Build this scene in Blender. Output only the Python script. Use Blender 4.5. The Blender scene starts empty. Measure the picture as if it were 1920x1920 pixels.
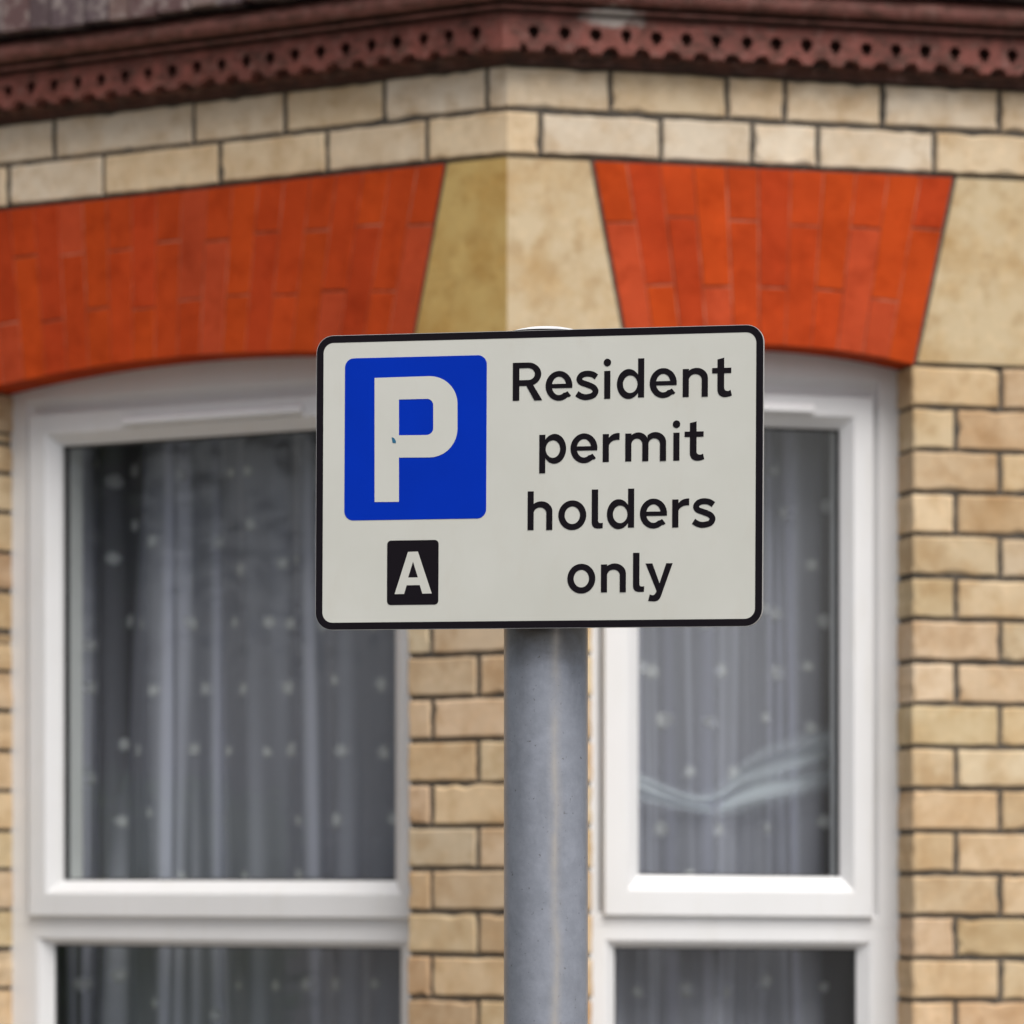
import bpy, bmesh, math, random
from mathutils import Vector, Matrix
from mathutils.geometry import tessellate_polygon
random.seed(7)
rad = math.radians
SC = bpy.context.scene
COL = SC.collection

# ------------------------------------------------------------------ camera
EYE = 1.65                     # camera height (m)
F = 8000.0                     # focal length in pixels of the 1920 px frame
HOR = 1640.0                   # horizon row in the 1920 px frame
cd = bpy.data.cameras.new("camera")
cam = bpy.data.objects.new("camera", cd)
COL.objects.link(cam)
cam.location = (0, 0, EYE)
cam.rotation_euler = (rad(90), 0, 0)
cd.sensor_width = 36
cd.lens = F / 1920 * 36
cd.shift_y = (HOR - 960) / 1920
cd.clip_start = 0.05
cd.clip_end = 500
cd.dof.use_dof = True
cd.dof.focus_distance = 3.87
cd.dof.aperture_fstop = 11.5
cd.dof.aperture_blades = 7
SC.camera = cam

# ------------------------------------------------------------------ light
SUN_EL, SUN_ROT = rad(56), rad(154)       # rotation: clockwise from +Y
w = bpy.data.worlds.new("World")
SC.world = w
w.use_nodes = True
nt = w.node_tree
for n in list(nt.nodes):
    nt.nodes.remove(n)
sky = nt.nodes.new("ShaderNodeTexSky")
sky.sky_type = 'NISHITA'
sky.sun_disc = False
sky.sun_elevation = SUN_EL
sky.sun_rotation = SUN_ROT
sky.air_density = 1.0
sky.dust_density = 4.0
sky.ozone_density = 1.0
hs = nt.nodes.new("ShaderNodeHueSaturation")      # cloud cover greys the blue
hs.inputs['Saturation'].default_value = 0.42
bg = nt.nodes.new("ShaderNodeBackground")
bg.inputs['Strength'].default_value = 0.12
wo = nt.nodes.new("ShaderNodeOutputWorld")
nt.links.new(sky.outputs[0], hs.inputs['Color'])
nt.links.new(hs.outputs[0], bg.inputs['Color'])
nt.links.new(bg.outputs[0], wo.inputs['Surface'])
sd = bpy.data.lights.new("sun", 'SUN')
sd.energy = 2.5
sd.angle = rad(40)
sd.color = (1.0, 0.97, 0.92)
sun = bpy.data.objects.new("sun", sd)
COL.objects.link(sun)
to_sun = Vector((math.sin(SUN_ROT) * math.cos(SUN_EL), math.cos(SUN_ROT) * math.cos(SUN_EL), math.sin(SUN_EL)))
sun.rotation_euler = to_sun.to_track_quat('Z', 'Y').to_euler()
sun.location = to_sun * 30
SC.view_settings.view_transform = 'Standard'
SC.view_settings.look = 'None'
SC.view_settings.exposure = 0.25
SC.view_settings.gamma = 1.0
SC.render.engine = 'CYCLES'
SC.cycles.max_bounces = 10
SC.cycles.transparent_max_bounces = 16

# ------------------------------------------------------------------ helpers
def tag(o, label=None, cat=None, group=None, kind=None):
    if label: o['label'] = label
    if cat: o['category'] = cat
    if group: o['group'] = group
    if kind: o['kind'] = kind
    return o

def empty(name, loc=(0, 0, 0)):
    o = bpy.data.objects.new(name, None)
    o.empty_display_size = 0.1
    o.location = loc
    COL.objects.link(o)
    return o

class MB:
    """collects faces of one mesh; vertices are world points"""
    def __init__(self):
        self.v, self.f, self.t, self.m = [], [], [], []
    def face(self, pts, tint=(1, 1, 1), mat=0):
        i = len(self.v)
        self.v += [Vector(p) for p in pts]
        self.f.append(tuple(range(i, i + len(pts))))
        self.t.append(tint); self.m.append(mat)
    def mesh(self, verts, faces, tint=(1, 1, 1), mat=0):
        i = len(self.v)
        self.v += [Vector(p) for p in verts]
        for f in faces:
            self.f.append(tuple(i + k for k in f))
            self.t.append(tint); self.m.append(mat)
    def build(self, name, mats, parent=None, smooth=False, weld=True):
        origin = parent.matrix_world_origin if hasattr(parent, 'matrix_world_origin') else None
        me = bpy.data.meshes.new(name)
        off = ORIG.get(parent.name, Vector()) if parent else Vector()
        me.from_pydata([p - off for p in self.v], [], self.f)
        for m in (mats if isinstance(mats, (list, tuple)) else [mats]):
            me.materials.append(m)
        me.polygons.foreach_set('material_index', self.m)
        a = me.attributes.new("tint", 'FLOAT_VECTOR', 'FACE')
        a.data.foreach_set('vector', [x for t in self.t for x in t])
        me.update()
        if weld:
            bm = bmesh.new(); bm.from_mesh(me)
            bmesh.ops.remove_doubles(bm, verts=bm.verts, dist=1e-6)
            bmesh.ops.recalc_face_normals(bm, faces=bm.faces)
            bm.to_mesh(me); bm.free()
        if smooth:
            for p in me.polygons: p.use_smooth = True
            me.set_sharp_from_angle(angle=rad(35))
        o = bpy.data.objects.new(name, me)
        COL.objects.link(o)
        if parent:
            o.parent = parent
            ORIG[o.name] = off
        return o
ORIG = {}

def root(name, loc):
    o = empty(name, loc)
    ORIG[o.name] = Vector(loc)
    return o

# ------------------------------------------------------------------ materials
def mat(name):
    m = bpy.data.materials.new(name)
    m.use_nodes = True
    t = m.node_tree
    b = t.nodes['Principled BSDF']
    return m, t, b

def N(t, kind, **kw):
    n = t.nodes.new(kind)
    for k, v in kw.items():
        if k in n.inputs: n.inputs[k].default_value = v
        else: setattr(n, k, v)
    return n

def coords(t, scale=(1, 1, 1)):
    tc = N(t, "ShaderNodeTexCoord")
    mp = N(t, "ShaderNodeMapping")
    mp.inputs['Scale'].default_value = scale
    t.links.new(tc.outputs['Object'], mp.inputs['Vector'])
    return mp.outputs[0]

def noise(t, vec, scale, detail=5, rough=0.55, lac=2.0):
    n = N(t, "ShaderNodeTexNoise")
    n.inputs['Scale'].default_value = scale
    n.inputs['Detail'].default_value = detail
    n.inputs['Roughness'].default_value = rough
    t.links.new(vec, n.inputs['Vector'])
    return n.outputs['Fac']

def ramp(t, fac, stops):
    r = N(t, "ShaderNodeValToRGB")
    e = r.color_ramp.elements
    while len(e) < len(stops): e.new(0.5)
    for k, (p, c) in enumerate(stops):
        e[k].position = p
        e[k].color = (c[0], c[1], c[2], 1) if isinstance(c, (tuple, list)) else (c, c, c, 1)
    t.links.new(fac, r.inputs[0])
    return r.outputs[0]

def mix(t, a, b, fac, mode='MIX'):
    n = N(t, "ShaderNodeMix", data_type='RGBA', blend_type=mode)
    for sock, val in ((n.inputs[0], fac), (n.inputs[6], a), (n.inputs[7], b)):
        if hasattr(val, 'is_output'): t.links.new(val, sock)
        elif isinstance(val, (int, float)): sock.default_value = val
        else: sock.default_value = (val[0], val[1], val[2], 1)
    return n.outputs[2]

def math_n(t, op, a, b=0.0):
    n = N(t, "ShaderNodeMath", operation=op)
    for s, v in ((n.inputs[0], a), (n.inputs[1], b)):
        if hasattr(v, 'is_output'): t.links.new(v, s)
        else: s.default_value = v
    return n.outputs[0]

def bump(t, b, h, strength, dist=0.002):
    n = N(t, "ShaderNodeBump")
    n.inputs['Strength'].default_value = strength
    n.inputs['Distance'].default_value = dist
    t.links.new(h, n.inputs['Height'])
    t.links.new(n.outputs[0], b.inputs['Normal'])

def tint_of(t):
    a = N(t, "ShaderNodeAttribute", attribute_name="tint")
    return a.outputs['Vector']

def mat_brick(name, stain, amount=0.6, speck=(0.06, 0.045, 0.03), rough=0.85):
    m, t, b = mat(name)
    v = coords(t)
    c = tint_of(t)
    n1 = noise(t, v, 9, 6, 0.6)
    c = mix(t, c, stain, math_n(t, 'MULTIPLY', ramp(t, n1, [(0.42, 0), (0.72, 1)]), amount), 'MULTIPLY')
    n2 = noise(t, v, 38, 6, 0.65)
    c = mix(t, c, (1.28, 1.24, 1.2), math_n(t, 'MULTIPLY', ramp(t, n2, [(0.5, 0), (0.75, 1)]), 0.5), 'MULTIPLY')
    n4 = noise(t, v, 21, 4, 0.6)
    c = mix(t, c, (0.78, 0.7, 0.6), math_n(t, 'MULTIPLY', ramp(t, n4, [(0.50, 0), (0.68, 1)]), 0.7), 'MULTIPLY')
    n3 = noise(t, v, 260, 3, 0.6)
    c = mix(t, c, speck, math_n(t, 'MULTIPLY', ramp(t, n3, [(0.66, 0), (0.76, 1)]), 0.55))
    t.links.new(c, b.inputs['Base Color'])
    b.inputs['Roughness'].default_value = rough
    b.inputs['Specular IOR Level'].default_value = 0.25
    h = math_n(t, 'ADD', math_n(t, 'MULTIPLY', n2, 0.6), math_n(t, 'MULTIPLY', n3, 0.3))
    bump(t, b, h, 0.35, 0.003)
    return m

M = {}
M['brick'] = mat_brick("cream_brick", (0.74, 0.63, 0.49), 0.85)
M['stone'] = mat_brick("cream_stone", (0.76, 0.60, 0.38), 0.9)
M['redbrick'] = mat_brick("red_rubbed_brick", (0.66, 0.58, 0.55), 0.6, (0.25, 0.04, 0.012), 0.95)
M['redbrick'].node_tree.nodes['Principled BSDF'].inputs['Specular IOR Level'].default_value = 0.1

m, t, b = mat("dark_mortar")
v = coords(t)
t.links.new(ramp(t, noise(t, v, 60, 5), [(0.3, (0.042, 0.036, 0.029)), (0.7, (0.115, 0.095, 0.075))]), b.inputs['Base Color'])
b.inputs['Roughness'].default_value = 0.95
bump(t, b, noise(t, v, 220, 4), 0.6, 0.003)
M['mortar'] = m

m, t, b = mat("lime_joint")
v = coords(t)
t.links.new(ramp(t, noise(t, v, 11, 5, 0.7), [(0.44, (0.22, 0.04, 0.012)), (0.64, (0.48, 0.17, 0.10))]), b.inputs['Base Color'])
b.inputs['Roughness'].default_value = 0.95
M['lime'] = m

m, t, b = mat("terracotta")
v = coords(t)
c = mix(t, tint_of(t), (0.55, 0.5, 0.42), ramp(t, noise(t, v, 18, 6, 0.6), [(0.4, 0), (0.68, 1)]), 'MULTIPLY')
c = mix(t, c, (0.23, 0.13, 0.11), math_n(t, 'MULTIPLY', ramp(t, noise(t, v, 45, 5, 0.65), [(0.52, 0), (0.75, 1)]), 0.6))
c = mix(t, c, (0.42, 0.46, 0.36), ramp(t, noise(t, coords(t, (1, 1, 2.2)), 26, 6, 0.7), [(0.47, 0), (0.62, 0.9)]), 'MULTIPLY')
# a pale lime splash on the front moulding
geo = N(t, "ShaderNodeTexCoord")
vm = N(t, "ShaderNodeVectorMath", operation='DISTANCE')
sc_ = N(t, "ShaderNodeVectorMath", operation='MULTIPLY'); sc_.inputs[1].default_value = (1, 1, 3.2)
t.links.new(geo.outputs['Object'], sc_.inputs[0]); t.links.new(sc_.outputs[0], vm.inputs[0])
SPLASH = vm
sp = math_n(t, 'ADD', vm.outputs['Value'], math_n(t, 'MULTIPLY', noise(t, v, 45, 4, 0.7), 0.11))
c = mix(t, c, (0.46, 0.42, 0.38), ramp(t, sp, [(0.09, 0.85), (0.125, 0)]))
t.links.new(c, b.inputs['Base Color'])
b.inputs['Roughness'].default_value = 0.75
bump(t, b, noise(t, v, 120, 5), 0.5, 0.003)
M['terra'] = m

m, t, b = mat("roof_tile")
v = coords(t)
c = mix(t, tint_of(t), (0.42, 0.36, 0.33), math_n(t, 'MULTIPLY', ramp(t, noise(t, v, 28, 5, 0.65), [(0.48, 0), (0.68, 1)]), 0.65))
t.links.new(c, b.inputs['Base Color'])
b.inputs['Roughness'].default_value = 0.85
bump(t, b, noise(t, v, 90, 5), 0.5, 0.004)
M['tile'] = m

m, t, b = mat("white_upvc")
v = coords(t)
c = ramp(t, noise(t, v, 4, 5, 0.6), [(0.3, (0.70, 0.70, 0.705)), (0.75, (0.745, 0.745, 0.755))])
c = mix(t, c, (0.62, 0.60, 0.55), math_n(t, 'MULTIPLY', ramp(t, noise(t, coords(t, (9, 9, 1.4)), 3, 5, 0.6), [(0.55, 0), (0.8, 1)]), 0.35))
t.links.new(c, b.inputs['Base Color'])
b.inputs['Roughness'].default_value = 0.42
M['upvc'] = m

m, t, b = mat("black_gasket")
b.inputs['Base Color'].default_value = (0.015, 0.016, 0.017, 1)
b.inputs['Roughness'].default_value = 0.6
M['gasket'] = m

m, t, b = mat("window_glass")
t.nodes.remove(b)
out = [n for n in t.nodes if n.type == 'OUTPUT_MATERIAL'][0]
fr = N(t, "ShaderNodeFresnel")
ge = N(t, "ShaderNodeNewGeometry")         # the pane is one sheet: the same gloss on both of its sides
ior = N(t, "ShaderNodeMix", data_type='FLOAT')
ior.inputs[2].default_value = 1.75; ior.inputs[3].default_value = 1 / 1.75
t.links.new(ge.outputs['Backfacing'], ior.inputs[0]); t.links.new(ior.outputs[0], fr.inputs['IOR'])
tr = N(t, "ShaderNodeBsdfTransparent"); tr.inputs['Color'].default_value = (0.86, 0.89, 0.88, 1)
gl = N(t, "ShaderNodeBsdfGlossy"); gl.inputs['Roughness'].default_value = 0.01
mx = N(t, "ShaderNodeMixShader")
t.links.new(fr.outputs[0], mx.inputs[0]); t.links.new(tr.outputs[0], mx.inputs[1]); t.links.new(gl.outputs[0], mx.inputs[2])
t.links.new(mx.outputs[0], out.inputs['Surface'])
M['glass'] = m

def mat_net(name, col):
    m, t, b = mat(name)
    t.nodes.remove(b)
    out = [n for n in t.nodes if n.type == 'OUTPUT_MATERIAL'][0]
    d = N(t, "ShaderNodeBsdfDiffuse"); d.inputs['Color'].default_value = (*col, 1)
    tl = N(t, "ShaderNodeBsdfTranslucent"); tl.inputs['Color'].default_value = (*col, 1)
    m1 = N(t, "ShaderNodeMixShader"); m1.inputs[0].default_value = 0.35
    t.links.new(d.outputs[0], m1.inputs[1]); t.links.new(tl.outputs[0], m1.inputs[2])
    tr = N(t, "ShaderNodeBsdfTransparent")
    m2 = N(t, "ShaderNodeMixShader")
    a = N(t, "ShaderNodeAttribute", attribute_name="weave")
    t.links.new(a.outputs['Fac'], m2.inputs[0])
    t.links.new(tr.outputs[0], m2.inputs[1]); t.links.new(m1.outputs[0], m2.inputs[2])
    t.links.new(m2.outputs[0], out.inputs['Surface'])
    return m
M['net'] = mat_net("net_fabric", (0.79, 0.79, 0.93))
M['dot'] = mat_net("net_embroidery", (0.84, 0.84, 0.86))

def plain(name, col, rough=0.5, metal=0.0, spec=0.5):
    m, t, b = mat(name)
    v = coords(t)
    c = mix(t, col, tuple(x * 0.9 for x in col), ramp(t, noise(t, v, 12, 5), [(0.35, 0), (0.7, 1)]))
    t.links.new(c, b.inputs['Base Color'])
    b.inputs['Roughness'].default_value = rough
    b.inputs['Metallic'].default_value = metal
    b.inputs['Specular IOR Level'].default_value = spec
    return m
M['black'] = plain("black_film", (0.008, 0.006, 0.009), 0.6, 0, 0.08)
M['blue'] = plain("blue_film", (0.0001, 0.029, 0.43), 0.55, 0, 0.06)
M['alu'] = plain("bare_aluminium", (0.62, 0.61, 0.60), 0.45, 0.5)
M['ink'] = plain("blue_green_mark", (0.01, 0.12, 0.22), 0.5)

m, t, b = mat("white_sheeting")
v = coords(t)
c = ramp(t, noise(t, v, 7, 4), [(0.3, (0.545, 0.545, 0.495)), (0.7, (0.605, 0.605, 0.56))])
c = mix(t, c, (0.54, 0.52, 0.46), math_n(t, 'MULTIPLY', ramp(t, noise(t, coords(t, (14, 14, 6)), 3, 5, 0.6), [(0.56, 0), (0.8, 1)]), 0.4))
t.links.new(c, b.inputs['Base Color'])
b.inputs['Roughness'].default_value = 0.45
b.inputs['Specular IOR Level'].default_value = 0.3
M['sheet'] = m

m, t, b = mat("galvanised_steel")
v = coords(t)
c = ramp(t, noise(t, v, 55, 7, 0.7), [(0.32, (0.26, 0.28, 0.325)), (0.68, (0.335, 0.355, 0.415))])
c = mix(t, c, (0.13, 0.135, 0.145), math_n(t, 'MULTIPLY', ramp(t, noise(t, coords(t, (1, 1, .25)), 30, 6, 0.65), [(0.5, 0), (0.72, 1)]), 0.28))
c = mix(t, c, (0.07, 0.06, 0.045), math_n(t, 'MULTIPLY', ramp(t, noise(t, v, 240, 3, 0.6), [(0.66, 0), (0.74, 1)]), 0.7))
# brown tone with a ragged lower edge, from just below the plate up
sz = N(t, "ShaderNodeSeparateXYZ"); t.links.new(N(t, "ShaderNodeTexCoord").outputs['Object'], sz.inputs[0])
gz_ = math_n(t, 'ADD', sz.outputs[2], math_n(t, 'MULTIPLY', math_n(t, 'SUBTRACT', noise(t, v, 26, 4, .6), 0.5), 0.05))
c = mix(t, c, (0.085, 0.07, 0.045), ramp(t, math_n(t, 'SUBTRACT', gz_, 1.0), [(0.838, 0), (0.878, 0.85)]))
# dried run-off streak down the front
tc = N(t, "ShaderNodeTexCoord"); sx = N(t, "ShaderNodeSeparateXYZ")
t.links.new(tc.outputs['Object'], sx.inputs[0])
wob = math_n(t, 'MULTIPLY', math_n(t, 'SUBTRACT', noise(t, coords(t, (.3, .3, 1)), 9, 3), 0.5), 0.012)
dx = math_n(t, 'ABSOLUTE', math_n(t, 'ADD', math_n(t, 'SUBTRACT', sx.outputs[0], 0.0085), wob))
band = ramp(t, dx, [(0.0012, 1), (0.0052, 0)])
brk = ramp(t, noise(t, coords(t, (1, 1, .5)), 40, 5, .6), [(0.36, 0.25), (0.6, 1)])
c = mix(t, c, (0.44, 0.41, 0.38), math_n(t, 'MULTIPLY', math_n(t, 'MULTIPLY', band, brk), 0.8))
t.links.new(c, b.inputs['Base Color'])
b.inputs['Roughness'].default_value = 0.33
b.inputs['Metallic'].default_value = 0.3
bump(t, b, noise(t, v, 160, 5), 0.25, 0.001)
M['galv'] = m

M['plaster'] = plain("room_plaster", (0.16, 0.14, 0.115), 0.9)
M['render'] = plain("cream_render", (0.62, 0.58, 0.48), 0.9)
m, t, b = mat("paving")
v = coords(t)
t.links.new(ramp(t, noise(t, v, 3, 8, 0.7), [(0.3, (0.13, 0.125, 0.115)), (0.7, (0.20, 0.19, 0.175))]), b.inputs['Base Color'])
b.inputs['Roughness'].default_value = 0.9
bump(t, b, noise(t, v, 60, 6), 0.4, 0.01)
M['paving'] = m
m, t, b = mat("asphalt")
v = coords(t)
t.links.new(ramp(t, noise(t, v, 80, 6, 0.7), [(0.3, (0.035, 0.035, 0.037)), (0.7, (0.075, 0.074, 0.072))]), b.inputs['Base Color'])
b.inputs['Roughness'].default_value = 0.9
M['asphalt'] = m

# ------------------------------------------------------------------ plan of the house
CY = 8.0
CORNER = Vector(((951 - 960) * CY / F, CY))
A_R, A_L = rad(12.0), rad(32.0)
DR = Vector((math.cos(A_R), math.sin(A_R)))
DL = Vector((-math.cos(A_L), math.sin(A_L)))
LEN_F, LEN_C = 1.42, 1.42
P0 = CORNER + DL * LEN_C
P2 = CORNER + DR * LEN_F
a3 = A_R + rad(44)
D3 = Vector((math.cos(a3), math.sin(a3)))
P3 = P2 + D3 * LEN_C
SAG = 0.010                   # the old front has settled a little towards its right end

class Facet:
    """a wall face: s along it, d into the house, z up"""
    def __init__(self, o, d, flip, sag=0.0):
        self.o, self.d, self.sag = o, d, sag
        self.n = Vector((-d.y, d.x)) if not flip else Vector((d.y, -d.x))   # inward
    def P(self, s, d, z):
        q = self.o + self.d * s + self.n * d
        return Vector((q.x, q.y, z - self.sag * s))
    def at(self, x, y, d=0.0):
        """where the sight line through photo pixel x,y meets the plane d behind the face -> (s, z)"""
        a = (x - 960) / F
        o = self.o + self.n * d
        s = (a * o.y - o.x) / (self.d.x - a * self.d.y)
        Y = o.y + s * self.d.y
        return s, EYE + (HOR - y) * Y / F + self.sag * s
FR = Facet(CORNER, DR, False, SAG)
FL = Facet(CORNER, DL, True)
F3 = Facet(P2, D3, False)
FML = Facet(P0, -DR, True)
FMR = Facet(P3, DR, False)

Z_ARCH_B = FR.at(1712, 683)[1]      # springing / underside of the kneelers
Z_ARCH_T = 1.65 + (1640 - 290) * 0.001
Z_COR = 1.65 + (1640 - 119) * 0.001
COURSE = 0.0812
JOINT = 0.0098

house = root("brick_house", (CORNER.x, CORNER.y, 0))
tag(house, "cream brick house with a canted bay, red brick arches and terracotta cornice, behind the sign", "house")

def cream():
    r = random.random()
    if r < 0.55: c = (0.585, 0.445, 0.285)
    elif r < 0.8: c = (0.605, 0.475, 0.325)
    else: c = (0.525, 0.38, 0.235)
    k = random.uniform(0.90, 1.08)
    return tuple(x * k * random.uniform(0.97, 1.03) for x in c)

def pale():
    k = random.uniform(0.92, 1.08)
    c = random.choice([(0.65, 0.53, 0.385), (0.66, 0.56, 0.435), (0.645, 0.51, 0.345)])
    return tuple(x * k for x in c)

def brick(mb, fc, s0, s1, z0, z1, tint, depth=0.05, b=0.0032, soft0=True, soft1=True):
    """one brick: uneven worn arrises round a flat face"""
    j = lambda a: random.uniform(-a, a)
    nx, nz = max(3, int((s1 - s0) / .022)), 4
    hz, hs = z1 - z0, s1 - s0
    e0, e1, e2, e3 = j(.0012) * soft0, j(.0012) * soft1, j(.0014), j(.0014)
    outer, inner = [], []
    def put(u, v, side):
        s_ = s0 + e0 + (hs + e1 - e0) * u; z_ = z0 + e2 + (hz + e3 - e2) * v
        free = (u > 0 or soft0) and (u < 1 or soft1)
        chip = random.random() < .05
        q = j(.0013) + (.0035 if chip else 0)
        os_, oz = s_, z_
        if side in (0, 2): oz += q if side == 0 else -q
        elif free: os_ += -q if side == 1 else q
        bb = b * random.uniform(.7, 1.5) + (.004 if chip else 0)
        cu = bb * (1.5 if (u in (0, 1) and v in (0, 1)) else 1)
        is_, iz = os_, oz
        if v == 0: iz = oz + bb
        if v == 1: iz = oz - bb
        if u == 0 and soft0: is_ = os_ + cu
        if u == 1 and soft1: is_ = os_ - cu
        outer.append((os_, iz if False else oz)); inner.append((is_, iz))
    for k in range(nx): put(k / nx, 0, 0)
    for k in range(nz): put(1, k / nz, 1)
    for k in range(nx): put(1 - k / nx, 1, 2)
    for k in range(nz): put(0, 1 - k / nz, 3)
    n = len(outer)
    fz = j(.0012) if soft0 and soft1 else 0.0
    V = [fc.P(p, .0034, z) for p, z in outer] + [fc.P(p, fz, z) for p, z in inner] + [fc.P(p, depth, z) for p, z in outer]
    Fs = [tuple(range(n, 2 * n))]
    for k in range(n):
        r = (k + 1) % n
        Fs += [(k, r, n + r, n + k), (2 * n + k, 2 * n + r, r, k)]
    mb.mesh(V, Fs, tint)

def course_bricks(mb, fc, joints, z0, z1, tintf, deep_ends=(False, False), hard=(False, False)):
    """joints: positions of the perpends, first and last being the ends of the run"""
    h = JOINT / 2
    for k in range(len(joints) - 1):
        a, c = joints[k], joints[k + 1]
        first, last = k == 0, k == len(joints) - 2
        dp = 0.05
        if (first and deep_ends[0]) or (last and deep_ends[1]): dp = 0.125
        brick(mb, fc, a + (0 if first else h), c - (0 if last else h), z0 + h, z1 - h, tintf(), dp,
              soft0=not (first and hard[0]), soft1=not (last and hard[1]))

def run(s0, s1, k, L=0.229):
    """stretcher/header positions of an ordinary run"""
    J = [s0]
    s = s0 + (0.5 * L if k % 2 else L)
    while s < s1 - 0.05:
        J.append(s); s += L * random.choice((1, 1, 1, 0.52))
    J.append(s1)
    return J

def slab(mb, fc, s0, s1, z0, z1, d0, d1, mat=1, tint=(1, 1, 1)):
    V = [fc.P(s, d, z) for d in (d0, d1) for s, z in ((s0, z0), (s1, z0), (s1, z1), (s0, z1))]
    mb.mesh(V, [(0, 1, 2, 3), (7, 6, 5, 4), (0, 4, 5, 1), (1, 5, 6, 2), (2, 6, 7, 3), (3, 7, 4, 0)], tint, mat)

# openings (s along each face) --------------------------------------------------
OL1, OL0 = FL.at(-35, 1200)[0], FL.at(764, 1200)[0]        # left face: far edge, near edge
OR0, OR1 = FR.at(1111, 1200)[0], FR.at(1712, 1200)[0]
Z_SILL = 0.86

wall = MB()
zrows = []
z = Z_ARCH_B
while z - COURSE > 0.02:
    zrows.append((z - COURSE, z)); z -= COURSE
for k, (a, c) in enumerate(zrows):
    odd = k % 2
    under = c <= Z_SILL + 1e-4
    # pier on the left face beside the bay corner, its far pier
    jn = FL.at(808, 1200)[0] if odd == 0 else FL.at(895, 1200)[0]
    if not under:
        course_bricks(wall, FL, [0, jn, OL0], a, c, cream, (False, True), (True, False))
        course_bricks(wall, FL, [OL1, OL1 + (.1 if odd else .19), LEN_C], a, c, cream, (True, False), (False, True))
        course_bricks(wall, FR, [0, OR0], a, c, cream, (False, True), (True, False))
        sp = FR.at(1876 if odd == 0 else 1793, 900)[0]
        course_bricks(wall, FR, [OR1, sp, sp + 0.229, LEN_F], a, c, cream, (True, False), (False, True))
    else:
        course_bricks(wall, FL, run(0, LEN_C, k), a, c, cream, hard=(True, True))
        course_bricks(wall, FR, run(0, LEN_F, k), a, c, cream, hard=(True, True))
    course_bricks(wall, F3, run(0, LEN_C, k), a, c, cream, hard=(True, True))
    course_bricks(wall, FML, run(0, 3.0, k), a, c, cream, hard=(True, False))
    course_bricks(wall, FMR, run(0, 2.0, k), a, c, cream, hard=(True, False))
# kneeler courses on the unseen faces
for k in range(4):
    hgt = (Z_ARCH_T - Z_ARCH_B) / 4
    a = Z_ARCH_B + hgt * k
    for fc, L, hh in ((F3, LEN_C, (True, True)), (FML, 3.0, (True, False)), (FMR, 2.0, (True, False))):
        course_bricks(wall, fc, run(0, L, k), a, a + hgt, cream, hard=hh)
# two pale courses under the cornice
hgt = (Z_COR - Z_ARCH_T) / 2
za = Z_ARCH_T + hgt
sL = lambda xs, y: [FL.at(x, y)[0] for x in xs]
sR = lambda xs, y: [FR.at(x, y)[0] for x in xs]
course_bricks(wall, FL, [0] + sL([912, 718, 533, 362, 100], 180) + [LEN_C], za, Z_COR, pale, hard=(True, True))
course_bricks(wall, FL, [0] + sL([799, 611, 411, 193, 14], 260) + [LEN_C], Z_ARCH_T, za, pale, hard=(True, True))
course_bricks(wall, FR, [0] + sR([1145, 1364, 1473, 1655, 1876], 180) + [1.21, LEN_F], za, Z_COR, pale, hard=(True, True))
course_bricks(wall, FR, [0] + sR([1013, 1240, 1411, 1534, 1752], 260) + [1.08, 1.27, LEN_F], Z_ARCH_T, za, pale, hard=(True, True))
for fc, L, hh in ((F3, LEN_C, (True, True)), (FML, 3.0, (True, False)), (FMR, 2.0, (True, False))):
    for k in range(2):
        course_bricks(wall, fc, run(0, L, k), Z_ARCH_T + hgt * k, Z_ARCH_T + hgt * (k + 1), pale, hard=hh)
# mortar body behind the bricks
MD = 0.0050
def body(fc, s0, s1, z0, z1, d1=0.24):
    slab(wall, fc, s0, s1, z0, z1, MD, d1)
ZTOPW = Z_COR + 0.14
body(FL, 0.004, OL0 - .004, Z_SILL, Z_ARCH_B, .12); body(FL, OL1 + .004, LEN_C - .003, Z_SILL, Z_ARCH_B, .12)
body(FL, 0.004, LEN_C - .003, 0, Z_SILL, .12); body(FL, 0.004, LEN_C - .003, Z_ARCH_T - .004, ZTOPW, .12)
body(FR, 0.004, OR0 - .004, Z_SILL, Z_ARCH_B, .12); body(FR, OR1 + .004, LEN_F - .003, Z_SILL, Z_ARCH_B, .12)
body(FR, 0.004, LEN_F - .003, 0, Z_SILL, .12); body(FR, 0.004, LEN_F - .003, Z_ARCH_T - .004, ZTOPW, .12)
body(F3, 0.004, LEN_C - .003, 0, ZTOPW, .12)
body(FML, 0.004, 3.0, 0, ZTOPW, .12); body(FMR, 0.004, 2.0, 0, ZTOPW, .12)
wall.build("wall", [M['brick'], M['mortar']], house)

# ------------------------------------------------------------------ arches and kneelers
def lerp(a, b, t): return a + (b - a) * t

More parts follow.
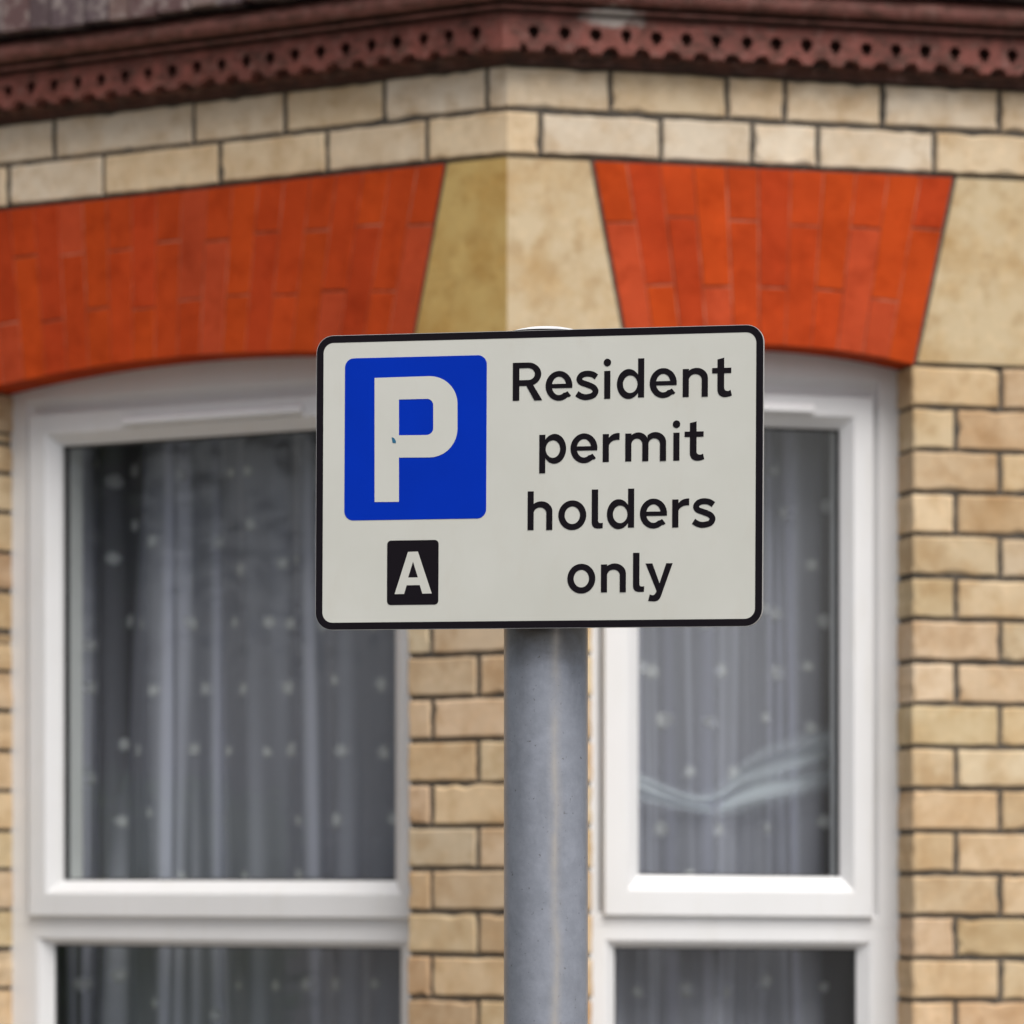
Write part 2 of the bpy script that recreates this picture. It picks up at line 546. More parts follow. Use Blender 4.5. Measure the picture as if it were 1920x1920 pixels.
def arch(fc, top0, top1, bot0, bot1, rise, count, red):
    """flat-topped arch of tapered red bricks; 0 = near end, 1 = far end (s positions)"""
    mb = MB()
    zt, zb = Z_ARCH_T - JOINT * .5, Z_ARCH_B
    def pt(u, w):
        sb = lerp(bot0, bot1, u)
        zbu = zb + rise * (1 - (2 * u - 1) ** 2)
        st = lerp(top0, top1, u)
        return lerp(sb, st, w), lerp(zbu, zt, w)
    ww = 1.0 / count
    for k in range(count):
        cut = (0.70 if k % 2 == 0 else 0.33) + random.uniform(-.02, .02)
        for w0, w1 in ((0, cut), (cut, 1)):
            g = 0.0016 if random.random() < .22 else 0.0008
            gu = g / abs(bot1 - bot0)
            u0, u1 = k * ww + gu, (k + 1) * ww - gu
            wg = random.uniform(.0014, .0030) / (zt - zb)
            a0, a1 = (w0 + (wg if w0 > 0 else 0)), (w1 - (wg if w1 < 1 else 0))
            c = [pt(u0, a0), pt(u1, a0), pt(u1, a1), pt(u0, a1)]
            e = 0.0012
            cs = sum(p[0] for p in c) / 4; cz = sum(p[1] for p in c) / 4
            ins = [(p[0] + math.copysign(e, cs - p[0]), p[1] + math.copysign(e, cz - p[1])) for p in c]
            dz = random.uniform(-.0007, .0007)
            V = [fc.P(s, 0.001, z) for s, z in c] + [fc.P(s, dz, z) for s, z in ins] + [fc.P(s, .098, z) for s, z in c]
            Fs = [(4, 5, 6, 7)]
            for q in range(4):
                n = (q + 1) % 4
                Fs += [(q, n, 4 + n, 4 + q), (8 + q, 8 + n, n, q)]
            kk = random.uniform(0.94, 1.06)
            col = random.choice([(0.43, 0.050, 0.010), (0.45, 0.056, 0.009), (0.41, 0.046, 0.011), (0.43, 0.052, 0.010), (0.43, 0.060, 0.020)])
            mb.mesh(V, Fs, tuple(x * kk for x in col))
    # lime joint bed just behind the brick faces
    n = 24
    for k in range(n):
        q = [pt(k / n, .004), pt((k + 1) / n, .004), pt((k + 1) / n, .996), pt(k / n, .996)]
        mb.face([fc.P(s, .0014, z) for s, z in q], mat=1)
    return mb.build("brick_arch", [M['redbrick'], M['lime']], house)

tR0, tR1 = FR.at(1113, 300)[0], FR.at(1787, 330)[0]
bR0, bR1 = FR.at(1180, 670)[0], FR.at(1713, 682)[0]
tL0, tL1 = FL.at(833, 305)[0], FL.at(-72, 390)[0]
bL0, bL1 = FL.at(766, 690)[0], FL.at(-35, 730)[0]
arch(FR, tR0, tR1, bR0, bR1, 0.027, 11, 0)
arch(FL, tL0, tL1, bL0, bL1, 0.036, 19, 0)

def poly_face(mb, fc, pts, d, tint, mat=0):
    mb.face([fc.P(s, d, z) for s, z in pts], tint, mat)

def kneeler(parts, tint):
    """wedge stone; parts = list of (face, outline in s,z, depth)"""
    mb = MB()
    for fc, pts, tn in parts:
        n = len(pts)
        cs = sum(p[0] for p in pts) / n; cz = sum(p[1] for p in pts) / n
        V = [fc.P(s, -0.0005, z) for s, z in pts] + [fc.P(s, .12, z) for s, z in pts]
        Fs = [tuple(range(n)), tuple(range(2 * n - 1, n - 1, -1))]
        for q in range(n):
            r = (q + 1) % n
            Fs.append((n + q, n + r, r, q))
        mb.mesh(V, Fs, tn)
    return mb.build("kneeler_stone", [M['stone']], house)
zt, zb = Z_ARCH_T - JOINT * .5, Z_ARCH_B + JOINT * .5
g = 0.008
ktint = (0.50, 0.395, 0.225)
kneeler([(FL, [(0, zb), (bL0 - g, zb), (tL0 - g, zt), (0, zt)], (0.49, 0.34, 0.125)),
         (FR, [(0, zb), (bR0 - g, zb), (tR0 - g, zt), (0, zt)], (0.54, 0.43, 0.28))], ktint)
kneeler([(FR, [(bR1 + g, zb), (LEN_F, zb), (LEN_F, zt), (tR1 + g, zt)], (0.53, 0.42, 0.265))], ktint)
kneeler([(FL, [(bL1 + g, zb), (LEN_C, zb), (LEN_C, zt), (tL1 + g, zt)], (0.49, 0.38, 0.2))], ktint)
# dark joints round the arches
mb = MB()
for fc, a0, a1, c0, c1 in ((FL, bL0, tL0, bL0 - g, tL0 - g), (FR, bR0, tR0, bR0 - g, tR0 - g), (FR, bR1, tR1, bR1 + g, tR1 + g), (FL, bL1, tL1, bL1 + g, tL1 + g)):
    mb.face([fc.P(a0, .004, zb - .004), fc.P(c0, .004, zb - .004), fc.P(c1, .004, zt), fc.P(a1, .004, zt)])
for fc, a, c in ((FL, 0.002, bL0 - g), (FL, bL1 + g, LEN_C - .003), (FR, 0.002, bR0 - g), (FR, bR1 + g, LEN_F - .003)):
    mb.face([fc.P(a, .005, Z_ARCH_B - .006), fc.P(c, .005, Z_ARCH_B - .006), fc.P(c, .005, Z_ARCH_B + .006), fc.P(a, .005, Z_ARCH_B + .006)])
for fc, L in ((FL, LEN_C), (FR, LEN_F)):
    mb.face([fc.P(0.002, .005, zt - .001), fc.P(L - .003, .005, zt - .001), fc.P(L - .003, .005, zt + .012), fc.P(0.002, .005, zt + .012)])
mb.build("mortar_joint", M['mortar'], house, weld=False)

# ------------------------------------------------------------------ cornice and roof
PATH = [P0 - DR * 3.0, P0, CORNER, P2, P3, P3 + DR * 2.0]
SAGS = [0, 0, 0, SAG * LEN_F, SAG * LEN_F, SAG * LEN_F]
def offset_path(out):
    pts = []
    for k, p in enumerate(PATH):
        dirs = []
        if k > 0: dirs.append((PATH[k] - PATH[k - 1]).normalized())
        if k < len(PATH) - 1: dirs.append((PATH[k + 1] - PATH[k]).normalized())
        ns = [Vector((d.y, -d.x)) for d in dirs]       # outward (towards the street)
        if len(ns) == 1: pts.append(p + ns[0] * out)
        else:
            bis = (ns[0] + ns[1]).normalized()
            pts.append(p + bis * (out / bis.dot(ns[0])))
    return pts
def sweep(mb, prof, tints, z0):
    rings = [[Vector((q.x, q.y, z0 + z - sg)) for q, sg in zip(offset_path(o), SAGS)] for o, z in prof]
    for k in range(len(prof) - 1):
        for j in range(len(PATH) - 1):
            mb.face([rings[k][j], rings[k][j + 1], rings[k + 1][j + 1], rings[k + 1][j]], tints(k))
mb = MB()
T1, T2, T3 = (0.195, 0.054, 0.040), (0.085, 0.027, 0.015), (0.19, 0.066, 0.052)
prof = [(-.02, 0), (.013, 0), (.013, .008), (.018, .010), (.024, .018), (.024, .080), (.056, .080), (.056, .0835), (.034, .0845), (.034, .0895), (.066, .0905), (.068, .0965), (.044, .099), (.044, .106)]
for k in range(9):
    a = rad(-75 + 150 * k / 8)
    prof.append((.068 + .021 * math.cos(a), .122 + .020 * math.sin(a)))
prof += [(.040, .143), (.040, .154), (-.06, .154)]
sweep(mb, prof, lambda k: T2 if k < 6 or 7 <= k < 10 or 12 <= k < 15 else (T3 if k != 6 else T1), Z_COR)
PER = 0.0585
def dentils(fc, s_first, s_end):
    """terracotta band with a row of round-headed holes above a row of shallow scoops"""
    s = s_first - PER / 2
    if s > 0.004:
        slab(mb, fc, -0.0205, s, Z_COR + .017, Z_COR + .0803, -.053, -.022, 0, T1)
    while s + PER < s_end:
        jr = lambda a: random.uniform(-a, a)
        e = s + PER
        c = s + PER * .46 + jr(.0014)
        wn, hn = .0165 + jr(.0025), .0125 + jr(.0025)
        pts = [(s + wn * math.sin(rad(90 * k / 5)), .017 + hn * math.cos(rad(90 * k / 5))) for k in range(6)]
        pts += [(e - wn * math.sin(rad(90 * k / 5)), .017 + hn * math.cos(rad(90 * k / 5))) for k in range(5, -1, -1)]
        pts += [(e, .0803), (s, .0803)]
        r = .0118 + jr(.001)
        zc_ = .0535 + jr(.001)
        hole = [(c + r * math.cos(rad(-62 + 304 * k / 14)), zc_ + r * .95 * math.sin(rad(-62 + 304 * k / 14))) for k in range(15)]
        hole += [(c - .0042, .038), (c + .0042, .038)]
        kk = random.uniform(.8, 1.2)
        tn = tuple(x * kk for x in T1)
        loops = [[Vector((a, zz, 0)) for a, zz in l] for l in (pts, hole)]
        flat = [p for l in loops for p in l]
        mb.mesh([fc.P(p.x, -.053, Z_COR + p.y) for p in flat], [tuple(x) for x in tessellate_polygon(loops)], tn)
        for l, back in ((pts, -.020), (hole, -.027)):
            n = len(l)
            fr = [fc.P(a, -.053, Z_COR + zz) for a, zz in l]
            bk = [fc.P(a + .003, back, Z_COR + zz) for a, zz in l]
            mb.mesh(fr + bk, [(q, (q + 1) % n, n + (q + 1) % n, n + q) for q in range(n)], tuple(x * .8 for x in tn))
        s += PER
dentils(FR, 0.043, LEN_F + .02)
dentils(FL, 0.040, LEN_C)
dentils(F3, 0.043, LEN_C)
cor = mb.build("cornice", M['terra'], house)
q = FR.P(FR.at(1150, 24, -.06)[0], -.055, Z_COR + .085) - ORIG['brick_house']
SPLASH.inputs[1].default_value = (q.x, q.y, q.z * 3.2)

mb = MB()
ZT = Z_COR + 0.161
for j in range(len(PATH) - 1):
    a3_, b3_ = offset_path(.108)[j], offset_path(.108)[j + 1]
    ai, bi = offset_path(.0)[j], offset_path(.0)[j + 1]
    L = (b3_ - a3_).length
    n = max(1, int(L / 0.062))
    cuts = [0] + [(k + random.uniform(-.18, .18)) / n for k in range(1, n)] + [1]
    for k in range(n):
        u0, u1 = cuts[k] + .0012 / L, cuts[k + 1] - .0012 / L
        zb_ = ZT - random.uniform(0, .008)
        zt_ = ZT + .062 + random.uniform(-.002, .002)
        jo = random.uniform(-.003, .003)
        nrm = (a3_ - ai).normalized() * jo
        f0, f1, i0, i1 = a3_.lerp(b3_, u0) + nrm, a3_.lerp(b3_, u1) + nrm, ai.lerp(bi, u0), ai.lerp(bi, u1)
        sg0, sg1 = lerp(SAGS[j], SAGS[j + 1], u0), lerp(SAGS[j], SAGS[j + 1], u1)
        V = [Vector((p.x, p.y, q - sg)) for p, q, sg in ((f0, zb_, sg0), (f1, zb_, sg1), (f1, zt_, sg1), (f0, zt_, sg0), (i0, zb_, sg0), (i1, zb_, sg1), (i1, zt_ + .018, sg1), (i0, zt_ + .018, sg0))]
        col = random.choice([(0.115, 0.062, 0.062), (0.10, 0.068, 0.075), (0.16, 0.10, 0.09), (0.085, 0.055, 0.06), (0.20, 0.14, 0.125)])
        mb.mesh(V, [(0, 1, 2, 3), (4, 7, 6, 5), (3, 2, 6, 7), (0, 4, 5, 1), (0, 3, 7, 4), (1, 5, 6, 2)], col)
# low pitched slopes up to the main wall
top = [P0, P0.lerp(P3, .3), P0.lerp(P3, .7), P3]
low = offset_path(.0)[1:5]
for j in range(3):
    q = [Vector((low[j].x, low[j].y, ZT + .055)), Vector((low[j + 1].x, low[j + 1].y, ZT + .055)),
         Vector((top[j + 1].x, top[j + 1].y, ZT + .16)), Vector((top[j].x, top[j].y, ZT + .16))]
    mb.face(q, (.10, .065, .065))
mb.build("roof", M['tile'], house)

mb = MB()
slab(mb, FML, -(P3 - P0).length - 2.0, 3.0, ZTOPW + .03, 5.6, .10, .22, 0)
mb.build("upper_wall", M['render'], house)
# the room behind the bay
mb = MB()
O = P0.lerp(P3, .5)
nin = Vector((-DR.y, DR.x))
def rp(s, d, z): 
    q = O + DR * s + nin * d
    return Vector((q.x, q.y, z))
H2 = 1.9
zf, zc = 0.12, 3.12
mb.face([rp(-H2, 3.2, zf), rp(H2, 3.2, zf), rp(H2, 3.2, zc), rp(-H2, 3.2, zc)])
mb.face([rp(-H2, -.02, zf), rp(-H2, 3.2, zf), rp(-H2, 3.2, zc), rp(-H2, -.02, zc)])
mb.face([rp(H2, -.02, zf), rp(H2, 3.2, zf), rp(H2, 3.2, zc), rp(H2, -.02, zc)])
ip = [p for p in offset_path(-.13)[1:5]]
for zz in (zf, zc):
    mb.face([rp(-H2, 3.2, zz), rp(H2, 3.2, zz), rp(H2, -.02, zz)] + [Vector((p.x, p.y, zz)) for p in reversed(ip)] + [rp(-H2, -.02, zz)])
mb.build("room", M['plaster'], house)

# ------------------------------------------------------------------ windows
def ring(mb, fc, s0, s1, z0, z1, prof, wl, wr, wb, wt, mat=0):
    """mitred rectangular frame; prof = [(t, depth)] with t running 0 (outer) .. 1 (inner edge)"""
    R = []
    for tt, d in prof:
        R.append([fc.P(s0 + wl * tt, d, z0 + wb * tt), fc.P(s1 - wr * tt, d, z0 + wb * tt),
                  fc.P(s1 - wr * tt, d, z1 - wt * tt), fc.P(s0 + wl * tt, d, z1 - wt * tt)])
    for k in range(len(R) - 1):
        for j in range(4):
            n = (j + 1) % 4
            mb.face([R[k][j], R[k][n], R[k + 1][n], R[k + 1][j]], mat=mat)

FD = 0.100      # depth of the frame face behind the brick face
def window(fc, so0, so1, sash, zsash, glass, zglass, low, zlow, vent):
    """so: opening; sash/glass/low = (s0, s1) pairs; z pairs (bottom, top)"""
    frm = MB()
    sw = .006
    s0, s1 = so0 - .004, so1 + .004
    zt_ = Z_ARCH_B + .10
    # outer frame, upper light: rebate face stepped back round the sash
    zs0 = zsash[0] - 0.018
    ztr = zlow[1] + .012
    prof = lambda a: [(0, FD + .075), (0, FD), (.80, FD), (.92, FD + .010), (1, FD + .012), (1, FD + .07)]
    ring(frm, fc, s0, s1, zs0, zt_, prof(0), sash[0] - s0, s1 - sash[1], .024, zt_ - zsash[1])
    # transom and lower frame with its glazing bead
    P2_ = [(0, FD + .075), (0, FD), (.66, FD), (.74, FD + .002), (1, FD + .020), (1, FD + .030)]
    ring(frm, fc, s0, s1, Z_SILL + .03, zs0 - .0005, P2_, low[0] - s0, s1 - low[1], zlow[0] - Z_SILL - .03, zs0 - zlow[1])
    f = frm.build("window", M['upvc'], house)
    sm = MB()
    w_ = glass[0] - sash[0]
    PS = [(0, FD + .05), (0, FD - .006), (.03, FD - .012), (.60, FD - .012), (.66, FD - .011), (1.0, FD + .012), (1.0, FD + .024)]
    ring(sm, fc, sash[0] + .003, sash[1] - .003, zsash[0], zsash[1] - .003, PS, glass[0] - sash[0] - .003, sash[1] - glass[1] - .003, zglass[0] - zsash[0], zsash[1] - zglass[1] - .003)
    PI = [(0, FD + .034), (0, FD + .085), (-.5, FD + .085)]
    ring(sm, fc, glass[0] - .002, glass[1] + .002, zglass[0] - .002, zglass[1] + .002, PI, .02, .02, .02, .02)
    sm.build("sash", M['upvc'], f)
    gm = MB()
    for (a, c), (e, h) in ((glass, zglass), (low, zlow)):
        ring(gm, fc, a - .001, c + .001, e - .001, h + .001, [(0, FD + .0205), (.5, FD + .021), (1, FD + .024), (1, FD + .035)], .005, .005, .005, .005)
    gm.build("gasket", M['gasket'], f)
    for (a, c), (e, h) in ((glass, zglass), (low, zlow)):
        g_ = MB()
        q4 = [fc.P(a - .002, FD + .027, e - .002), fc.P(c + .002, FD + .027, e - .002), fc.P(c + .002, FD + .027, h + .002), fc.P(a - .002, FD + .027, h + .002)]
        out_n = fc.P(0, -1, 0) - fc.P(0, 0, 0)
        if (q4[1] - q4[0]).cross(q4[2] - q4[0]).dot(out_n) < 0: q4.reverse()      # outward normal
        g_.face(q4)
        g_.build("pane", M['glass'], f, weld=False)
    # trickle vent on the sash head: hooded bar
    vm_ = MB()
    va, vb, vz, vh = vent
    q = [(FD - .012, 0), (FD - .025, .0005), (FD - .027, .003), (FD - .026, vh * .55), (FD - .020, vh), (FD - .012, vh)]
    for k in range(len(q) - 1):
        vm_.face([fc.P(va, q[k][0], vz + q[k][1]), fc.P(vb, q[k][0], vz + q[k][1]), fc.P(vb, q[k + 1][0], vz + q[k + 1][1]), fc.P(va, q[k + 1][0], vz + q[k + 1][1])])
    for s_ in (va, vb):
        vm_.face([fc.P(s_, d, vz + zz) for d, zz in q])
    vm_.build("trickle_vent", M['upvc'], f)
    sl = MB()
    V = []
    for s_ in (s0 - .03, s1 + .03):
        V += [fc.P(s_, d, zz) for d, zz in ((-.045, Z_SILL - .035), (-.045, Z_SILL - .004), (FD + .07, Z_SILL + .029), (FD + .07, Z_SILL - .035))]
    sl.mesh(V, [(0, 1, 2, 3), (7, 6, 5, 4), (0, 4, 5, 1), (1, 5, 6, 2), (2, 6, 7, 3), (3, 7, 4, 0)])
    sl.build("sill", M['upvc'], f)
    return f

fs = FD - .012
def zz(fc, x, y, d): return fc.at(x, y, d)[1]
# left face: s grows to the left of the photo, so the far edge has the larger s
sashL = (FL.at(800, 1200, FD)[0], FL.at(58, 1200, FD)[0])
glassL = (FL.at(746, 1200, FD + .02)[0], FL.at(120, 1200, FD + .02)[0])
lowL = (FL.at(752, 1800, FD + .02)[0], FL.at(103, 1800, FD + .02)[0])
zsashL = (zz(FL, 300, 1719, fs), zz(FL, 300, 757, fs))
zglassL = (zz(FL, 300, 1651, FD + .02), zz(FL, 300, 825, FD + .02))
zlowL = (Z_SILL + .10, zz(FL, 300, 1772, FD + .02))
ventL = (FL.at(570, 760, fs)[0], FL.at(235, 790, fs)[0], zz(FL, 400, 787, fs), .017)
winL = window(FL, OL0, OL1, sashL, zsashL, glassL, zglassL, lowL, zlowL, ventL)
sashR = (FR.at(1130, 1200, fs)[0], FR.at(1641, 1200, fs)[0])
glassR = (FR.at(1195, 1200, FD + .02)[0], FR.at(1573, 1200, FD + .02)[0])
lowR = (FR.at(1152, 1800, FD + .02)[0], FR.at(1605, 1800, FD + .02)[0])
zsashR = (zz(FR, 1400, 1719, fs), zz(FR, 1500, 736, fs))
zglassR = (zz(FR, 1400, 1643, FD + .02), zz(FR, 1500, 803, FD + .02))
zlowR = (Z_SILL + .10, zz(FR, 1400, 1777, FD + .02))
ventR = (FR.at(1270, 760, fs)[0], FR.at(1524, 770, fs)[0], zz(FR, 1500, 775, fs), .017)
winR = window(FR, OR0, OR1, sashR, zsashR, glassR, zglassR, lowR, zlowR, ventR)
winL['label'] = "tall white window in the angled face of the bay"
winR['label'] = "narrow white window in the front face of the bay"

# ------------------------------------------------------------------ net curtains
def curtain(fc, s0, s1, z0, z1, d0, seed, dens, dots, label):
    rnd = random.Random(seed)
    waves = [(rnd.uniform(24, 38), rnd.uniform(0, 6.28), rnd.uniform(.5, 1.0)) for _ in range(2)] + [(rnd.uniform(55, 90), rnd.uniform(0, 6.28), rnd.uniform(.2, .5)) for _ in range(3)]
    # gathers: single tucks of their own width and lean
    tucks = [(rnd.uniform(s0, s1), rnd.uniform(.006, .022), rnd.uniform(.4, 1.5) * rnd.choice((-1, 1, 1)), rnd.uniform(-.035, .035)) for _ in range(22)]
    amp = 0.013
    def D(s, z):
        h = (z - z0) / (z1 - z0)
        g = 0
        for f_, p_, a_ in waves:
            g += a_ * math.sin(f_ * (s + .025 * math.sin(2.1 * h + p_)) + p_)
        for c_, w_, a_, l_ in tucks:
            q = (s - c_ - l_ * (h - .5)) / w_
            if abs(q) < 3: g += a_ * math.exp(-q * q)
        return d0 + amp * g
    ns, nz = 420, 26
    mb = MB()
    V, W = [], []
    for j in range(nz + 1):
        for i in range(ns + 1):
            s = lerp(s0, s1, i / ns); z = lerp(z0, z1, j / nz)
            V.append(fc.P(s, D(s, z), z))
            sl = (D(s + .001, z) - D(s - .001, z)) / .002
            k = math.sqrt(1 + sl * sl)
            W.append(1 - (1 - dens(s, z)) ** (min(k, 3.2) ** 2.2))
    Fs = [(j * (ns + 1) + i, j * (ns + 1) + i + 1, (j + 1) * (ns + 1) + i + 1, (j + 1) * (ns + 1) + i) for j in range(nz) for i in range(ns)]
    mb.mesh(V, Fs)
    # embroidered spots, lying on the folds
    for s, z, r in dots:
        n = 10
        c = fc.P(s, D(s, z) - .0012, z)
        rim = []
        for k in range(n):
            a = 2 * math.pi * k / n
            rr = r * rnd.uniform(.85, 1.12)
            ss = s + rr * math.cos(a)
            rim.append(fc.P(ss, D(ss, z) - .0012, z + rr * math.sin(a)))
        mb.mesh([c] + rim, [(0, 1 + k, 1 + (k + 1) % n) for k in range(n)], mat=1)
        W += [.80] + [.38] * n
    o = root("net_curtain", tuple(fc.P((s0 + s1) / 2, d0, z0)))
    oo = mb.build("net_curtain", [M['net'], M['dot']], None, smooth=True, weld=False)
    bpy.data.objects.remove(o)
    at = oo.data.attributes.new("weave", 'FLOAT', 'POINT')
    for k, x in enumerate(W): at.data[k].value = x
    # bring the origin to the hem
    off = fc.P((s0 + s1) / 2, d0, z0)
    oo.data.transform(Matrix.Translation(-off)); oo.location = off
    tag(oo, label, "curtain", "net curtains in the bay windows")
    return oo

def dotset(fc, d, xs_ys, r=.0150):
    return [(*fc.at(x, y, d), r * random.uniform(.85, 1.15)) for x, y in xs_ys]
DC = FD + .16
dl = [(172, 866), (245, 882), (208, 902), (332, 890), (430, 886), (472, 884), (246, 985), (294, 1016), (392, 1016), (476, 985), (206, 1046), (455, 1068), (525, 1055), (555, 1050),
      (234, 1164), (266, 1170), (348, 1168), (440, 1166), (505, 1166), (162, 1290), (297, 1295), (374, 1290), (461, 1292), (535, 1290), (633, 1276), (716, 1283),
      (172, 1408), (222, 1395), (257, 1407), (352, 1405), (426, 1408), (501, 1410), (543, 1405), (645, 1408), (722, 1412), (218, 1540), (290, 1524), (413, 1536), (560, 1538), (637, 1537), (740, 1535),
      (540, 1168), (600, 1172), (640, 1165), (700, 1170), (160, 1210), (157, 1460), (560, 1640), (330, 1645), (465, 1642),
      (150, 1845), (215, 1830), (450, 1848), (515, 1848), (575, 1845), (635, 1845), (708, 1845), (300, 1880), (390, 1905),
      (620, 930), (680, 900), (720, 1000), (600, 890), (640, 1040), (700, 1080)]
dr = [(1203, 1250), (1225, 1258), (1345, 1258), (1462, 1260), (1512, 1250), (1247, 1350), (1325, 1355), (1441, 1345), (1291, 1447), (1374, 1450), (1243, 1555), (1338, 1557), (1444, 1552), (1290, 1640),
      (1520, 1060), (1440, 1140), (1460, 1150), (1480, 960), (1550, 950), (1455, 880), (1540, 1165), (1517, 1365), (1540, 1540), (1283, 1855), (1440, 1840), (1195, 1860), (1540, 1850), (1360, 1860), (1240, 1150), (1320, 1170), (1400, 1100)]
def densL(s, z):
    x = (s - FL.at(235, 1300, DC)[0]) + (2.0 - z) * -.10
    k = min(1, max(0, (-x + .012) / .024))
    return lerp(.17, .42, k)
def densR(s, z):
    x = s - FR.at(1535, 1300, DC)[0]
    k = min(1, max(0, (-x + .012) / .024))
    return lerp(.16, .42, k)
cl = curtain(FL, .03 + .14, OL1 + .10, Z_SILL + .03, Z_ARCH_B + .02, DC, 3, densL, dotset(FL, DC, dl), "wide spotted net curtain hanging behind the tall window, left of the sign")
cr = curtain(FR, OR0 - .06, OR1 + .05, Z_SILL + .03, Z_ARCH_B + .02, DC, 11, densR, dotset(FR, DC, dr), "spotted net curtain behind the narrow window, with a crumpled gauze swathe across it")

# pale gauze swathe across the narrow window
mb = MB()  # pale see-through sheet just behind the glass, densest along its middle
sw_pts = [(1150, 1458, 44), (1205, 1476, 50), (1260, 1494, 40), (1310, 1506, 34), (1350, 1500, 52), (1398, 1472, 88), (1452, 1450, 104), (1505, 1436, 112), (1560, 1418, 112), (1620, 1395, 110)]
W = []
nx, ny = 110, 28
def swp(u):
    q = u * (len(sw_pts) - 1); k = min(int(q), len(sw_pts) - 2); f_ = q - k
    g_ = lambda n: sw_pts[max(0, min(len(sw_pts) - 1, n))]
    return [.5 * (2 * g_(k)[i] + (g_(k + 1)[i] - g_(k - 1)[i]) * f_ + (2 * g_(k - 1)[i] - 5 * g_(k)[i] + 4 * g_(k + 1)[i] - g_(k + 2)[i]) * f_ ** 2
            + (3 * g_(k)[i] - g_(k - 1)[i] - 3 * g_(k + 1)[i] + g_(k + 2)[i]) * f_ ** 3) for i in range(3)]
V = []
for i in range(nx + 1):
    x, y, h = swp(i / nx)
    for j in range(ny + 1):
        v_ = j / ny
        s, z = FR.at(x, y + (v_ - .5) * h * 1.35, DC - .035)
        dd = .007 * math.sin(9 * v_ + 5 * i / nx) + .004 * math.sin(21 * v_ - 9 * i / nx)
        V.append(FR.P(s, DC - .035 + dd, z))
        e = min(1, 2.6 * v_, 2.6 * (1 - v_))
        cr_ = .5 + .5 * math.sin(7 * v_ + 6 * i / nx + 1.6 * math.sin(8 * i / nx))
        W.append(.62 * (e * e * (3 - 2 * e)) * (.62 + .38 * cr_) * (1 - .8 * min(1, max(0, (i / nx - .60) / .12)) * math.exp(-((v_ - .56) / .10) ** 2)))
mb.mesh(V, [(i * (ny + 1) + j, i * (ny + 1) + j + 1, (i + 1) * (ny + 1) + j + 1, (i + 1) * (ny + 1) + j) for i in range(nx) for j in range(ny)])
gz = mb.build("pale_swathe", mat_net("translucent", (0.82, 0.88, 0.95)), None, smooth=True, weld=False)
at = gz.data.attributes.new("weave", 'FLOAT', 'POINT')
for k, x in enumerate(W): at.data[k].value = x
tag(gz, "pale blue crumpled gauze swathe sagging across the narrow window behind the glass", "scarf")

# ------------------------------------------------------------------ parking sign
SD, TH, ROLL = 3.87, rad(13.8), -0.005
S0 = Vector(((1012 - 960) * SD / F, SD, EYE + (HOR - 896) * SD / F))
U0, V0 = Vector((math.cos(TH), -math.sin(TH), 0)), Vector((0, 0, 1))
SU = U0 * math.cos(ROLL) + V0 * math.sin(ROLL)
SV = V0 * math.cos(ROLL) - U0 * math.sin(ROLL)
SN = Vector((-math.sin(TH), -math.cos(TH), 0))      # towards the viewer
def uv(x, y):
    r = Vector(((x - 960) / F, 1, (HOR - y) / F))
    e = Vector((0, 0, EYE))
    k = SN.dot(S0 - e) / SN.dot(r)
    p = e + r * k - S0
    return p.dot(SU), p.dot(SV)
def SP(u, v, h): return S0 + SU * u + SV * v + SN * h

post_c = Vector(((1023.5 - 960) * 3.93 / F, 3.93, 0))
sign = root("parking_sign", tuple(post_c))
tag(sign, "white resident permit parking sign with blue P panel on a grey steel post", "road sign")

def rrect(u0, u1, v0, v1, r, n=10):
    pts = []
    for cx, cy, a0 in ((u1 - r, v1 - r, 0), (u0 + r, v1 - r, 90), (u0 + r, v0 + r, 180), (u1 - r, v0 + r, 270)):
        for k in range(n + 1):
            a = rad(a0 + 90 * k / n)
            pts.append((cx + r * math.cos(a), cy + r * math.sin(a)))
    return pts
def plate(mb, pts, h0, h1, mat=0):
    n = len(pts)
    mb.mesh([SP(u, v, h1) for u, v in pts], [tuple(x) for x in tessellate_polygon([[Vector((u, v, 0)) for u, v in pts]])], mat=mat)
    mb.mesh([SP(u, v, h1) for u, v in pts] + [SP(u, v, h0) for u, v in pts], [(k, (k + 1) % n, n + (k + 1) % n, n + k) for k in range(n)] , mat=mat)
def strip(mb, A, B, h, closed=False):
    n = len(A)
    mb.mesh([SP(u, v, h) for u, v in A] + [SP(u, v, h) for u, v in B], [(k, (k + 1) % n, n + (k + 1) % n, n + k) for k in range(n if closed else n - 1)])

# outline from its four measured sides
uL, uR = (uv(592.5, 900)[0]), (uv(1431, 900)[0])
vT, vB = uv(1012, 619)[1], uv(1012, 1178)[1]
mb = MB()
outer = rrect(uL, uR, vB, vT, .0160)
plate(mb, outer, -.003, 0)
sp_ = mb.build("sign_plate", M['alu'], sign)
hl = 0.0003
mb = MB()
bi = .0004; bw = .0064
strip(mb, rrect(uL + bi, uR - bi, vB + bi, vT - bi, .0156), rrect(uL + bi + bw, uR - bi - bw, vB + bi + bw, vT - bi - bw, .0095), hl, True)
mb.build("border", M['black'], sp_, weld=False)
mb = MB()
q = bi + bw - .0003
plate(mb, rrect(uL + q, uR - q, vB + q, vT - q, .0098), 0.00002, .00015)
mb.build("white_face", M['sheet'], sp_, weld=False)
bu0, bu1 = uv(646.5, 820)[0], uv(912.3, 820)[0]
bv0, bv1 = uv(780, 974)[1], uv(780, 669)[1]
mb = MB()
plate(mb, rrect(bu0, bu1, bv0, bv1, .0085), .00015, .0004)
mb.build("blue_panel", M['blue'], sp_, weld=False)
au0, au1 = uv(726, 1073)[0], uv(822.3, 1073)[0]
av0, av1 = uv(774, 1134)[1], uv(774, 1013)[1]
mb = MB()
